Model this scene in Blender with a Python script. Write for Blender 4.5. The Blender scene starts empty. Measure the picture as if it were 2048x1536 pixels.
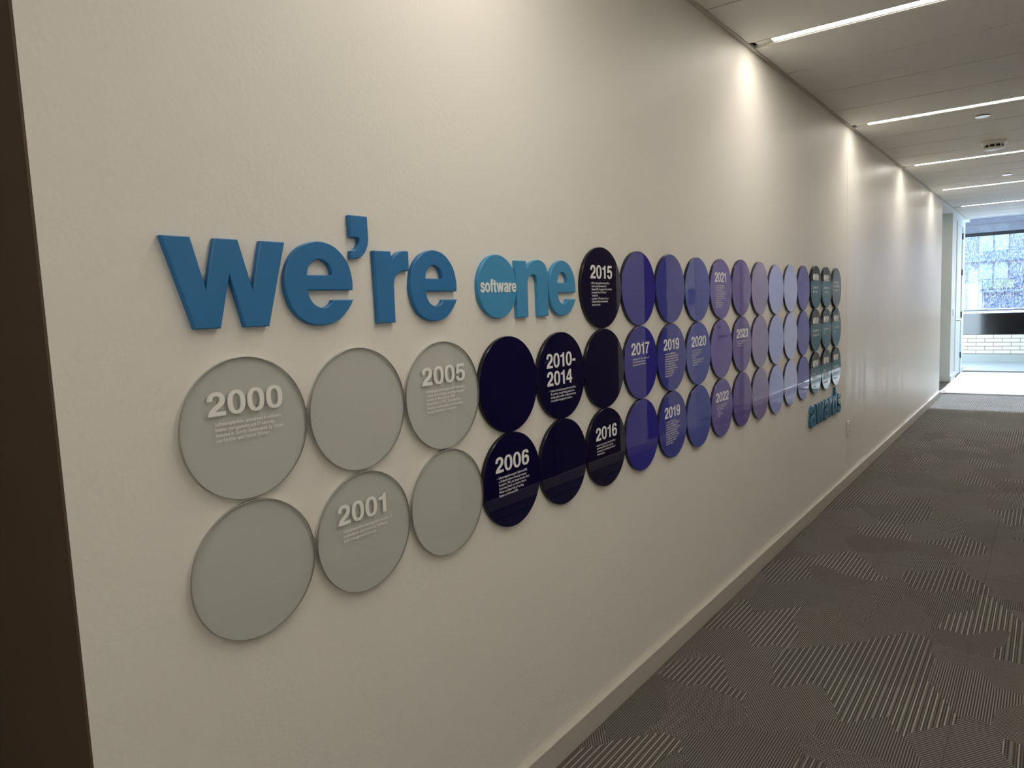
import bpy, bmesh, math, random
from mathutils import Matrix, Vector
from mathutils.geometry import tessellate_polygon
random.seed(7)
SC = bpy.context.scene
COL = SC.collection
# ------------------------------------------------------------------ camera
cam = bpy.data.cameras.new('camera'); cam.sensor_width = 36.0; cam.lens = 1438.38 / 2048 * 36
cam.clip_start = 0.02; cam.clip_end = 300
camo = bpy.data.objects.new('camera', cam); COL.objects.link(camo)
Rr, Ru, Rf = (0.59812724, -0.80034168, -0.04119461), (0.10653142, 0.02845777, 0.99390201), (0.79428891, 0.59886839, -0.1022829)
camo.matrix_world = Matrix(((Rr[0], Ru[0], -Rf[0], -0.79614), (Rr[1], Ru[1], -Rf[1], -1.25912), (Rr[2], Ru[2], -Rf[2], 1.47487), (0, 0, 0, 1)))
SC.camera = camo
# ------------------------------------------------------------------ world, sun, exposure
SUN_T = 0.465                                     # tangent of the sun's elevation
SKY_STRENGTH, SUN_STRENGTH, STRIP_STRENGTH = 1.25, 46.0, 20.0
w = bpy.data.worlds.new('world'); SC.world = w; w.use_nodes = True
nt = w.node_tree; bg = nt.nodes['Background']
sky = nt.nodes.new('ShaderNodeTexSky'); sky.sky_type = 'NISHITA'; sky.sun_disc = False
sky.sun_elevation = math.atan(SUN_T); sky.sun_rotation = math.radians(90); sky.dust_density = 1.5
nt.links.new(sky.outputs[0], bg.inputs[0]); bg.inputs[1].default_value = SKY_STRENGTH
sun = bpy.data.lights.new('sun', 'SUN'); sun.energy = SUN_STRENGTH; sun.angle = math.radians(0.53); sun.color = (1.0, .98, .96)
suno = bpy.data.objects.new('sun', sun); COL.objects.link(suno); suno.location = (30, 0, 14)
suno.rotation_euler = Vector((-1, 0.0, -SUN_T)).to_track_quat('-Z', 'Y').to_euler()
vs = SC.view_settings; SC.display_settings.display_device = 'sRGB'
vs.view_transform = 'Standard'; vs.look = 'None'; vs.gamma = 1.0; vs.use_curve_mapping = False; vs.exposure = 1.1
cy = SC.cycles; cy.max_bounces = 7; cy.diffuse_bounces = 4; cy.glossy_bounces = 3; cy.transmission_bounces = 2; cy.transparent_max_bounces = 8
cy.caustics_reflective = False; cy.caustics_refractive = False; cy.use_adaptive_sampling = True; cy.adaptive_threshold = 0.08; cy.adaptive_min_samples = 16

# ------------------------------------------------------------------ materials
def lin(c):
    return tuple(((v / 255) / 12.92 if v / 255 <= .04045 else ((v / 255 + .055) / 1.055) ** 2.4) for v in c)
def mat(name, rgb, rough=.5, metal=0.0, spec=.5, coat=0.0, emit=None, bump=None, raw=False):
    m = bpy.data.materials.new(name); m.use_nodes = True
    p = m.node_tree.nodes['Principled BSDF']
    p.inputs['Base Color'].default_value = (*(rgb if raw else lin(rgb)), 1)
    p.inputs['Roughness'].default_value = rough; p.inputs['Metallic'].default_value = metal
    p.inputs['Specular IOR Level'].default_value = spec
    if coat: p.inputs['Coat Weight'].default_value = coat; p.inputs['Coat Roughness'].default_value = .02
    if emit: p.inputs['Emission Color'].default_value = (*emit[0], 1); p.inputs['Emission Strength'].default_value = emit[1]
    if bump:                                       # (scale, strength, distance)
        n = m.node_tree.nodes; l = m.node_tree.links
        g = n.new('ShaderNodeNewGeometry'); t = n.new('ShaderNodeTexNoise'); t.inputs['Scale'].default_value = bump[0]; t.inputs['Detail'].default_value = 3
        b = n.new('ShaderNodeBump'); b.inputs['Strength'].default_value = bump[1]; b.inputs['Distance'].default_value = bump[2]
        l.new(g.outputs['Position'], t.inputs['Vector']); l.new(t.outputs['Fac'], b.inputs['Height']); l.new(b.outputs['Normal'], p.inputs['Normal'])
    return m
def nd(m, kind, **kw):
    n = m.node_tree.nodes.new(kind)
    for k, v in kw.items(): setattr(n, k, v)
    return n
def wall_paint(name='wall_paint', r0=.50, r1=.54):
    m = mat(name, (237, 234, 227), .42, spec=.4)
    n = m.node_tree; p = n.nodes['Principled BSDF']; L = n.links.new
    g = nd(m, 'ShaderNodeNewGeometry')
    t = nd(m, 'ShaderNodeTexNoise'); t.inputs['Scale'].default_value = 95; t.inputs['Detail'].default_value = 3
    b = nd(m, 'ShaderNodeBump'); b.inputs['Strength'].default_value = .35; b.inputs['Distance'].default_value = .0016
    L(g.outputs['Position'], t.inputs['Vector']); L(t.outputs['Fac'], b.inputs['Height']); L(b.outputs['Normal'], p.inputs['Normal'])
    mp = nd(m, 'ShaderNodeMapping'); mp.inputs['Scale'].default_value = (7, 7, .5)      # vertical roller marks in the sheen
    L(g.outputs['Position'], mp.inputs['Vector'])
    t2 = nd(m, 'ShaderNodeTexNoise'); t2.inputs['Scale'].default_value = 1.2; t2.inputs['Detail'].default_value = 1
    L(mp.outputs[0], t2.inputs['Vector'])
    r = nd(m, 'ShaderNodeMapRange'); r.inputs['From Min'].default_value = .35; r.inputs['From Max'].default_value = .65
    r.inputs['To Min'].default_value = r0; r.inputs['To Max'].default_value = r1
    L(t2.outputs['Fac'], r.inputs['Value']); L(r.outputs[0], p.inputs['Roughness'])
    return m
def carpet():
    m = mat('carpet', (80, 74, 70), .95, spec=.1)
    n = m.node_tree; p = n.nodes['Principled BSDF']; L = n.links.new
    def M(op, a, b=None, c=None):
        x = nd(m, 'ShaderNodeMath', operation=op)
        for i, v in enumerate((a, b, c)):
            if v is None: continue
            if isinstance(v, (int, float)): x.inputs[i].default_value = v
            else: L(v, x.inputs[i])
        return x.outputs[0]
    g = nd(m, 'ShaderNodeNewGeometry'); s = nd(m, 'ShaderNodeSeparateXYZ'); L(g.outputs['Position'], s.inputs[0])
    X, Y = s.outputs[0], s.outputs[1]
    sc = nd(m, 'ShaderNodeMapping'); sc.inputs['Scale'].default_value = (3.0, 4.4, 1); sc.inputs['Rotation'].default_value = (0, 0, .12)
    L(g.outputs['Position'], sc.inputs['Vector'])
    v = nd(m, 'ShaderNodeTexVoronoi', voronoi_dimensions='2D', distance='MANHATTAN'); v.inputs['Scale'].default_value = 1.0; v.inputs['Randomness'].default_value = 1.0
    L(sc.outputs[0], v.inputs['Vector'])
    rgb = nd(m, 'ShaderNodeSeparateColor'); L(v.outputs['Color'], rgb.inputs[0]); R, G, B = rgb.outputs
    ang = M('ADD', M('MULTIPLY', M('GREATER_THAN', R, .60), .62), M('ADD', M('MULTIPLY', M('GREATER_THAN', R, .74), -1.24), M('MULTIPLY', M('GREATER_THAN', R, .88), 2.19)))
    ca, sa = M('COSINE', ang), M('SINE', ang)
    S = M('SUBTRACT', M('MULTIPLY', Y, ca), M('MULTIPLY', X, sa))        # across the stripes
    T = M('ADD', M('MULTIPLY', X, ca), M('MULTIPLY', Y, sa))             # along them
    fine = M('ADD', M('MULTIPLY', M('SINE', M('MULTIPLY', S, 2 * math.pi / .0085)), .5), .5)
    loops = M('ADD', M('MULTIPLY', M('SINE', M('ADD', M('MULTIPLY', T, 2 * math.pi / .006), M('MULTIPLY', S, 370))), .5), .5)
    fine = M('MULTIPLY', M('POWER', fine, 1.3), M('ADD', M('MULTIPLY', loops, .75), .25))
    wide = M('POWER', M('ADD', M('MULTIPLY', M('SINE', M('MULTIPLY', S, 2 * math.pi / .021)), .5), .5), 7.0)
    wide = M('MULTIPLY', wide, M('ADD', M('MULTIPLY', loops, .35), .65))
    iswide = M('MULTIPLY', M('GREATER_THAN', G, .38), M('LESS_THAN', R, .60))
    a = M('MULTIPLY', fine, M('SUBTRACT', 1.0, M('MULTIPLY', iswide, .35)))
    pat = M('ADD', a, M('MULTIPLY', M('MULTIPLY', wide, iswide), .80))
    nz = nd(m, 'ShaderNodeTexNoise'); nz.inputs['Scale'].default_value = 420; nz.inputs['Detail'].default_value = 2
    L(g.outputs['Position'], nz.inputs['Vector'])
    pat = M('ADD', M('MULTIPLY', pat, M('ADD', M('MULTIPLY', B, .22), .76)), M('MULTIPLY', M('SUBTRACT', nz.outputs['Fac'], .5), .9))
    cr = nd(m, 'ShaderNodeValToRGB'); e = cr.color_ramp.elements
    e[0].position = 0; e[0].color = (.055, .052, .046, 1); e[1].position = 1; e[1].color = (.56, .54, .48, 1)
    k = cr.color_ramp.elements.new(.35); k.color = (.15, .143, .126, 1)
    L(pat, cr.inputs[0])
    n2 = nd(m, 'ShaderNodeTexNoise'); n2.inputs['Scale'].default_value = 1.7; L(g.outputs['Position'], n2.inputs['Vector'])
    hue = nd(m, 'ShaderNodeMix', data_type='RGBA', blend_type='MULTIPLY'); hue.inputs[0].default_value = 1
    tint = nd(m, 'ShaderNodeValToRGB'); tint.color_ramp.elements[0].position = .42; tint.color_ramp.elements[0].color = (1, 1, 1, 1)
    tint.color_ramp.elements[1].position = .62; tint.color_ramp.elements[1].color = (1.0, .94, .97, 1)
    L(n2.outputs['Fac'], tint.inputs[0]); L(cr.outputs[0], hue.inputs[6]); L(tint.outputs[0], hue.inputs[7])
    L(hue.outputs[2], p.inputs['Base Color'])
    b = nd(m, 'ShaderNodeBump'); b.inputs['Strength'].default_value = .6; b.inputs['Distance'].default_value = .002
    L(pat, b.inputs['Height']); L(b.outputs['Normal'], p.inputs['Normal'])
    return m
def clear_mat(name, tint, rough=.03, dirt=None):
    m = bpy.data.materials.new(name); m.use_nodes = True; n = m.node_tree; n.nodes.remove(n.nodes['Principled BSDF'])
    out = n.nodes['Material Output']; L = n.links.new
    tr = nd(m, 'ShaderNodeBsdfTransparent'); tr.inputs[0].default_value = (*tint, 1)
    gl = nd(m, 'ShaderNodeBsdfGlossy'); gl.inputs['Roughness'].default_value = rough
    fr = nd(m, 'ShaderNodeFresnel')
    bf = nd(m, 'ShaderNodeNewGeometry'); ir = nd(m, 'ShaderNodeMapRange'); ir.inputs['To Min'].default_value = 1.49; ir.inputs['To Max'].default_value = 1 / 1.49   # a thin sheet reflects alike from both sides
    L(bf.outputs['Backfacing'], ir.inputs['Value']); L(ir.outputs[0], fr.inputs['IOR'])
    mx = nd(m, 'ShaderNodeMixShader'); L(fr.outputs[0], mx.inputs[0]); L(tr.outputs[0], mx.inputs[1]); L(gl.outputs[0], mx.inputs[2])
    src = mx
    if dirt:                                       # dusty, speckled glass
        g = nd(m, 'ShaderNodeNewGeometry'); t = nd(m, 'ShaderNodeTexNoise'); t.inputs['Scale'].default_value = 30; t.inputs['Detail'].default_value = 8; t.inputs['Roughness'].default_value = .75
        mp = nd(m, 'ShaderNodeMapping'); mp.inputs['Scale'].default_value = (1, 1.6, .8); L(g.outputs['Position'], mp.inputs[0]); L(mp.outputs[0], t.inputs['Vector'])
        r = nd(m, 'ShaderNodeMapRange'); r.inputs['From Min'].default_value = .45; r.inputs['From Max'].default_value = .75; r.inputs['To Max'].default_value = dirt
        L(t.outputs['Fac'], r.inputs['Value'])
        d = nd(m, 'ShaderNodeBsdfTranslucent'); d.inputs[0].default_value = (.8, .85, .95, 1)
        m2 = nd(m, 'ShaderNodeMixShader'); L(r.outputs[0], m2.inputs[0]); L(mx.outputs[0], m2.inputs[1]); L(d.outputs[0], m2.inputs[2]); src = m2
    L(src.outputs[0], out.inputs[0])
    return m
def shade_mat():
    m = bpy.data.materials.new('shade_mesh'); m.use_nodes = True; n = m.node_tree; n.nodes.remove(n.nodes['Principled BSDF']); L = n.links.new
    tr = nd(m, 'ShaderNodeBsdfTransparent'); tr.inputs[0].default_value = (1, 1, 1, 1)
    df = nd(m, 'ShaderNodeBsdfDiffuse'); df.inputs[0].default_value = (.10, .104, .115, 1)
    tl = nd(m, 'ShaderNodeBsdfTranslucent'); tl.inputs[0].default_value = (.010, .0105, .012, 1)
    ad = nd(m, 'ShaderNodeAddShader'); L(df.outputs[0], ad.inputs[0]); L(tl.outputs[0], ad.inputs[1])
    mx = nd(m, 'ShaderNodeMixShader'); mx.inputs[0].default_value = .59
    L(tr.outputs[0], mx.inputs[1]); L(ad.outputs[0], mx.inputs[2]); L(mx.outputs[0], n.nodes['Material Output'].inputs[0])
    return m
def award_mat(name, split_z):
    m = mat(name, (60, 100, 120), .05, spec=.3)
    n = m.node_tree; p = n.nodes['Principled BSDF']; L = n.links.new
    tc = nd(m, 'ShaderNodeTexCoord'); s = nd(m, 'ShaderNodeSeparateXYZ'); L(tc.outputs['Object'], s.inputs[0])
    c = nd(m, 'ShaderNodeMath', operation='GREATER_THAN'); c.inputs[1].default_value = split_z; L(s.outputs[2], c.inputs[0])
    mx = nd(m, 'ShaderNodeMix', data_type='RGBA'); L(c.outputs[0], mx.inputs[0])
    mx.inputs[6].default_value = (*lin((52, 116, 136)), 1); mx.inputs[7].default_value = (*lin((30, 31, 33)), 1)
    L(mx.outputs[2], p.inputs['Base Color'])
    return m

M_WALL = wall_paint(); M_WALL2 = wall_paint('wall_paint_satin', .33, .43); M_CARPET = carpet()
M_BROWN = mat('dark_brown_paint', (92, 76, 60), .6, bump=(60, .2, .001))
M_CEIL = mat('ceiling_panel_white', (232, 231, 226), .7, bump=(300, .1, .0005))
M_PLENUM = mat('plenum_dark', (30, 28, 26), .9)
M_TRIMG = mat('trim_grey_white', (196, 193, 184), .5)
M_BASE = mat('baseboard_paint', (196, 191, 182), .4)
M_SCUFF = mat('slab', (90, 88, 84), .9)
M_STRIP = mat('strip_diffuser', (255, 250, 240), .4, emit=((1.0, .93, .82), STRIP_STRENGTH))
M_HOUS = mat('strip_housing', (225, 222, 214), .35)
M_DARK = mat('black_plastic', (18, 18, 18), .4)
M_WHITEP = mat('white_plastic', (232, 232, 228), .35)
M_COVER = mat('white_enamel', (240, 243, 246), .12, coat=.6)
M_STEEL = mat('satin_steel', (175, 172, 166), .28, metal=1.0)
M_DOOR = mat('door_paint', (196, 192, 190), .4); M_LEVER = mat('dark_steel', (60, 60, 62), .3, metal=.8); M_READER = mat('reader_grey', (120, 124, 130), .4)
M_FARW = mat('far_wall_paint', (228, 234, 231), .5)
M_GAP = mat('door_gap', (25, 25, 28), .8)
M_BLUE = mat('sign_blue', (38, 118, 178), .38, spec=.5)
M_BLUE2 = mat('sign_light_blue', (66, 150, 200), .35, spec=.5)
M_BLUE3 = mat('sign_teal_blue', (40, 112, 150), .12, spec=.7)
M_PRINT = mat('white_print', (242, 242, 240), .5, spec=.2)
M_PRINTG = mat('grey_white_print', (246, 246, 242), .5, spec=.2)
M_ACRYL = clear_mat('clear_acrylic', (.97, .975, .97), .02)
M_GEDGE = mat('disc_grey_edge', (150, 149, 144), .3)
M_GREY = mat('disc_grey', (211, 212, 209), .6, spec=.2)
M_AWARD = award_mat('award_print', .14 * .28); M_AWARDG = mat('award_grey', (92, 98, 100), .05, spec=.3)
M_AWEDGE = mat('award_edge', (10, 22, 26), .2)
M_GLASS = clear_mat('window_glass', (.60, .66, .73), .01, dirt=.04)
M_SHADE = shade_mat()
M_BLACKG = mat('black_gloss_panel', (10, 12, 15), .12, spec=.6)
M_BRICK = mat('white_brick', (184, 177, 164), .8, bump=(80, .4, .002)); M_MORTAR = mat('mortar', (112, 105, 94), .9)
M_SILL = mat('sill_white', (206, 210, 212), .35); M_LEDGE = mat('ledge_grey', (138, 142, 140), .6)
M_FRAME = mat('window_frame', (96, 104, 112), .4)
DISC_RGB = {3: (5, 4, 56), 4: (5, 5, 54), 5: (6, 5, 50), 6: (44, 43, 156), 7: (64, 70, 166), 8: (78, 92, 182), 9: (114, 102, 182),
            10: (107, 91, 170), 11: (136, 125, 184), 12: (160, 174, 248), 13: (174, 186, 250), 14: (132, 136, 216)}
M_DISC = {c: mat('disc_colour_%d' % c, rgb, .012, spec=.55) for c, rgb in DISC_RGB.items()}
M_DEDGE = {c: mat('disc_edge_%d' % c, tuple(int(v * .32) for v in rgb), .25) for c, rgb in DISC_RGB.items()}

# ------------------------------------------------------------------ mesh helpers
class MB:
    def __init__(s): s.v = []; s.f = []; s.m = []
    def poly(s, pts, faces, mi=0):
        o = len(s.v); s.v += [tuple(p) for p in pts]; s.f += [tuple(o + i for i in f) for f in faces]; s.m += [mi] * len(faces); return s
    def box(s, x0, x1, y0, y1, z0, z1, mi=0):
        return s.poly([(x0, y0, z0), (x1, y0, z0), (x1, y1, z0), (x0, y1, z0), (x0, y0, z1), (x1, y0, z1), (x1, y1, z1), (x0, y1, z1)],
                      [(0, 3, 2, 1), (4, 5, 6, 7), (0, 1, 5, 4), (1, 2, 6, 5), (2, 3, 7, 6), (3, 0, 4, 7)], mi)
    def lathe(s, prof, n=48, axis='z', c=(0, 0, 0), mi=0, caps=(True, True), mis=None):
        """prof: list of (radius, height) along the axis; axis 'y-' points to -y"""
        def P(r, h, a):
            x, y = r * math.cos(a), r * math.sin(a)
            q = (x, y, h) if axis == 'z' else ((x, -h, y) if axis == 'y-' else (h, x, y))
            return (q[0] + c[0], q[1] + c[1], q[2] + c[2])
        o = len(s.v)
        for r, h in prof: s.v += [P(r, h, 2 * math.pi * k / n) for k in range(n)]
        for i in range(len(prof) - 1):
            for k in range(n):
                a, b = o + i * n + k, o + i * n + (k + 1) % n
                s.f.append((a, b, b + n, a + n)); s.m.append(mis[i] if mis else mi)
        if caps[0]: s.f.append(tuple(o + k for k in range(n))[::-1]); s.m.append(mis[0] if mis else mi)
        if caps[1]: s.f.append(tuple(o + (len(prof) - 1) * n + k for k in range(n))); s.m.append(mis[-1] if mis else mi)
        return s
    def tube(s, pts, r, n=10, mi=0):
        pts = [Vector(p) for p in pts]; o = len(s.v); up = Vector((0, 0, 1))
        for i, p in enumerate(pts):
            d = (pts[min(i + 1, len(pts) - 1)] - pts[max(i - 1, 0)]).normalized()
            a = d.cross(up if abs(d.z) < .9 else Vector((1, 0, 0))).normalized(); b = d.cross(a)
            s.v += [tuple(p + a * r * math.cos(2 * math.pi * k / n) + b * r * math.sin(2 * math.pi * k / n)) for k in range(n)]
        for i in range(len(pts) - 1):
            for k in range(n):
                a, b = o + i * n + k, o + i * n + (k + 1) % n
                s.f.append((a, b, b + n, a + n)); s.m.append(mi)
        s.f.append(tuple(o + k for k in range(n))[::-1]); s.m.append(mi)
        s.f.append(tuple(o + (len(pts) - 1) * n + k for k in range(n))); s.m.append(mi)
        return s
    def mesh(s, name, mats, smooth=None):
        me = bpy.data.meshes.new(name); me.from_pydata(s.v, [], s.f)
        for m in (mats if isinstance(mats, (list, tuple)) else [mats]): me.materials.append(m)
        me.polygons.foreach_set('material_index', s.m)
        bm = bmesh.new(); bm.from_mesh(me); bmesh.ops.recalc_face_normals(bm, faces=bm.faces); bm.to_mesh(me); bm.free()
        if smooth is not None:
            me.polygons.foreach_set('use_smooth', [True] * len(me.polygons)); me.set_sharp_from_angle(angle=math.radians(smooth))
        me.update(); return me
    def obj(s, name, mats, parent=None, loc=(0, 0, 0), smooth=None): return link(name, s.mesh(name, mats, smooth), parent, loc)
def link(name, data, parent=None, loc=(0, 0, 0)):
    o = bpy.data.objects.new(name, data); COL.objects.link(o); o.location = loc
    if parent is not None: o.parent = parent
    return o
def tag(o, label, cat, group=None):
    o['label'] = label; o['category'] = cat
    if group: o['group'] = group
    return o
def struct(o, label=None):
    o['kind'] = 'structure'
    if label: o['label'] = label
    return o
def thing(name, label, cat, loc=(0, 0, 0), group=None): return tag(link(name, None, None, loc), label, cat, group)
def bevel(o, width, seg=2):
    b = o.modifiers.new('bevel', 'BEVEL'); b.width = width; b.segments = seg; b.limit_method = 'ANGLE'; b.angle_limit = math.radians(50); return o

# ------------------------------------------------------------------ the room shell
CH = 2.7316; W = 2.05; XL, XJ, XE = -0.328, 5.146, 10.92
LT, LC = 14.28, 3.65                       # end of the corridor ceiling, height of the space by the window
XW = 17.0                                  # window wall
# the long white wall, in two stretches with a narrow reveal between them
wl = MB().box(XL, XJ - .0015, 0, .16, 0, CH + .05).obj('wall_left', M_WALL); struct(wl)
wl2 = MB().box(XJ + .0015, XE, 0, .16, 0, CH + .05).obj('wall_left', M_WALL2); struct(wl2)
struct(MB().box(XJ - .0015, XJ + .0015, .006, .15, 0, CH).obj('wall_left', M_GAP))
# dark painted return at the near end, leading off to the left
struct(MB().box(XL - .004, XL, .0015, 2.6, 0, CH + .05).obj('wall_return', M_BROWN))
struct(MB().box(-4.0, XL - .004, 2.6, 2.7, 0, CH + .05).obj('wall_rear', M_BROWN))
struct(MB().box(-4.1, -4.0, -W - .1, 2.7, 0, CH + .05).obj('wall_back', M_WALL))
# opposite wall (seen only mirrored in the discs)
D0, D1 = 7.17, 8.67
def owall(x0, x1, m, z0=0): struct(MB().box(x0, x1, -W - .1, -W, z0, CH + .05).obj('wall_right', m))
owall(-4.0, 2.9, M_WALL); owall(2.9, 5.25, M_BROWN); owall(5.25, 5.83, M_WALL); owall(5.83, 6.35, M_BROWN); owall(6.35, D0 - .05, M_WALL); owall(D0 - .05, D1 + .05, M_WALL, 2.3); owall(D1 + .05, 11.25, M_WALL); owall(11.25, LT, M_BROWN)
# side opening and the stretch with the door beyond it
struct(MB().box(XE - .12, XE, .16, 2.4, 0, CH + .05).obj('wall_recess', M_FARW))
struct(MB().box(XE, 12.95, 2.4, 2.5, 0, CH + .05).obj('wall_recess', M_FARW))
RF = 12.95; YD = .07; DX0, DX1 = 13.62, 14.50
fw_ = MB().box(RF, DX0 - .05, YD, YD + .12, 0, CH + .05).box(DX1 + .05, 15.0, YD, YD + .12, 0, CH + .05).box(DX0 - .05, DX1 + .05, YD, YD + .12, 2.66, CH + .05)
fw_.box(RF, RF + .12, YD + .12, 2.5, 0, CH + .05).box(14.88, 15.0, YD + .12, 2.6, 0, CH + .05)
struct(fw_.obj('wall_far_left', M_FARW))
# floor: slab with carpet tiles laid as pieces
fl = struct(MB().box(-4.1, XW + .2, -W - .1, 0, -.12, -.006).obj('floor', M_SCUFF))
TS = .5
tile = MB(); g = .0004
tile.poly([(g, g, -.006), (TS - g, g, -.006), (TS - g, TS - g, -.006), (g, TS - g, -.006), (g, g, -.0006), (TS - g, g, -.0006), (TS - g, TS - g, -.0006), (g, TS - g, -.0006),
           (g + .0012, g + .0012, 0), (TS - g - .0012, g + .0012, 0), (TS - g - .0012, TS - g - .0012, 0), (g + .0012, TS - g - .0012, 0)],
          [(0, 1, 5, 4), (1, 2, 6, 5), (2, 3, 7, 6), (3, 0, 4, 7), (4, 5, 9, 8), (5, 6, 10, 9), (6, 7, 11, 10), (7, 4, 8, 11), (8, 9, 10, 11)])
tile_me = tile.mesh('carpet_tile', M_CARPET)
for i in range(38):
    for j in range(4): link('carpet_tile', tile_me, fl, (-4.0 + i * TS, -.02 - (j + 1) * TS, 0))
struct(MB().box(-4.1, XL, -.02, 2.7, -.12, 0).obj('floor', M_CARPET))
struct(MB().box(XE, 15.0, -.02, 2.6, -.12, 0).obj('floor', M_CARPET)); struct(MB().box(LT, 15.0, -4.6, -W - .1, -.12, 0).obj('floor', M_CARPET))
struct(MB().box(15.0, XW + .2, -4.6, 2.6, -.005, 0).obj('floor', mat('pale_hard_floor', (168, 174, 180), .3)))
# baseboards
def baseb(name, x0, x1, y, dy, h=.0857, t=.0196, m=M_BASE):
    y0, y1 = sorted((y, y + dy * t)); o = MB().box(x0, x1, y0, y1, 0, h).obj(name, m); struct(bevel(o, .0015)); return o
baseb('baseboard_left', XL, 2.7815, 0, -1); baseb('baseboard_left', 2.7825, XE + .02, 0, -1)
struct(bevel(MB().box(XE, XE + .0196, 0, 2.4, 0, .0857).obj('baseboard_recess', M_FARW), .0015))
struct(bevel(MB().box(RF - .016, RF, YD - .016, 2.4, 0, .1).obj('baseboard_recess', M_FARW), .0015))
baseb('baseboard_far_left', RF, DX0 - .05, YD, -1, .1, .016, M_FARW); baseb('baseboard_far_left', DX1 + .05, 15.016, YD, -1, .1, .016, M_FARW)
struct(bevel(MB().box(15.0, 15.016, YD, 2.6, 0, .1).obj('baseboard_far_left', M_FARW), .0015))
baseb('baseboard_right', -4.0, D0 - .05, -W, 1); baseb('baseboard_right', D1 + .05, LT, -W, 1)
struct(MB().box(-4.0, LT, -1.885, -1.86, 0, .003).obj('trim_1', M_STEEL))

# ------------------------------------------------------------------ ceiling: backing, panels, strips
ce = struct(MB().box(-4.1, LT, -W - .1, .16, CH + .04, CH + .1).obj('ceiling', M_PLENUM))
STRIPS = [2.945 + 2.27 * k for k in range(-3, 5)]
PW = (2.27 - .084) / 4
def panel_mesh(wd, y0, y1):
    return bevel_panel(wd, y0, y1)
def bevel_panel(wd, y0, y1):
    b = .0015; m = MB()
    m.poly([(0, y0, .018), (wd, y0, .018), (wd, y1, .018), (0, y1, .018), (0, y0, b), (wd, y0, b), (wd, y1, b), (0, y1, b), (b, y0 + b, 0), (wd - b, y0 + b, 0), (wd - b, y1 - b, 0), (b, y1 - b, 0)],
           [(0, 3, 2, 1)[::-1], (0, 1, 5, 4), (1, 2, 6, 5), (2, 3, 7, 6), (3, 0, 4, 7), (4, 5, 9, 8), (5, 6, 10, 9), (6, 7, 11, 10), (7, 4, 8, 11), (8, 9, 10, 11)])
    return m.mesh('panel', M_CEIL)
pm = bevel_panel(PW - .011, -W + .022, -.020)
for k, xs in enumerate(STRIPS):
    x = xs + .042
    for j in range(4):
        if x + PW <= LT + .02: link('panel', pm, ce, (x + j * PW + .0055, 0, CH))
        if k == 7: break
last = STRIPS[-1] + .042
for j in range(1, 5):
    x0 = last + j * PW
    if x0 + .05 < LT: link('panel', bevel_panel(min(PW, LT - x0) - .011, -W + .022, -.020), ce, (x0 + .0055, 0, CH))
struct(MB().box(-4.0, LT, -.020, 0, CH - .004, CH + .014).box(-4.0, LT, -W, -W + .02, CH - .004, CH + .014).obj('trim_2', M_TRIMG))
struct(MB().box(LT, LT + .05, -W - .1, .16, CH - .004, LC).obj('wall_header', M_FARW))
struct(MB().box(XE, 15.0, 0, 2.6, CH, CH + .1).obj('ceiling', M_FARW))
struct(MB().box(LT, XW + .2, -4.7, 2.7, LC, LC + .1).obj('ceiling', M_FARW))
struct(MB().box(-4.1, XL, .0, 2.7, CH, CH + .1).obj('ceiling', M_CEIL))
struct(MB().box(15.0, XW + .2, 2.6, 2.7, 0, LC).obj('wall_lobby', M_FARW)); struct(MB().box(LT, XW + .2, -4.7, -4.6, 0, LC).obj('wall_lobby', M_FARW))
struct(MB().box(LT - .12, LT, -4.7, -W - .1, 0, LC).obj('wall_lobby', M_FARW)); struct(MB().box(14.9, 15.0, .16, 2.7, CH + .05, LC).obj('wall_lobby', M_FARW))

# linear strip lights
STRIP_LABEL = {0: 'recessed strip light furthest behind the camera', 1: 'recessed strip light behind the camera', 2: 'recessed strip light overhead, out of view above the large grey discs',
               3: 'recessed strip light nearest the camera, at the top edge', 4: 'second recessed strip light, just before the smoke detector', 5: 'third recessed strip light, just beyond the smoke detector',
               6: 'fourth recessed strip light from the camera', 7: 'last recessed strip light, nearest the window'}
hy0, hy1, sy0, sy1 = -W + .024, -.022, -W + .14, -.125
for k, xs in enumerate(STRIPS):
    t = thing('strip_light', STRIP_LABEL[k], 'light', (xs, 0, CH), 'recessed strip lights across the ceiling')
    h = MB().box(-.039, .039, hy0, hy1 - .02, .030, .034).box(-.039, -.036, hy0, hy1 - .02, .001, .030).box(.036, .039, hy0, hy1 - .02, .001, .030)
    h.obj('housing', M_HOUS, t)
    df = MB().box(-.034, .022, sy0, sy1, .004, .020); df.m = [0 if i == 0 else 1 for i in range(6)]      # only the lens face glows
    df.obj('diffuser', [M_STRIP, M_HOUS], t)
    for a, b in ((sy1, hy1 - .022), (hy0 + .002, sy0)): MB().box(-.034, .022, a + .001, b - .001, .006, .022).obj('end_plate', M_HOUS, t)
    MB().box(.026, .034, hy0 + .002, hy1 - .022, .004, .012).obj('lip', M_HOUS, t)

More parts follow.
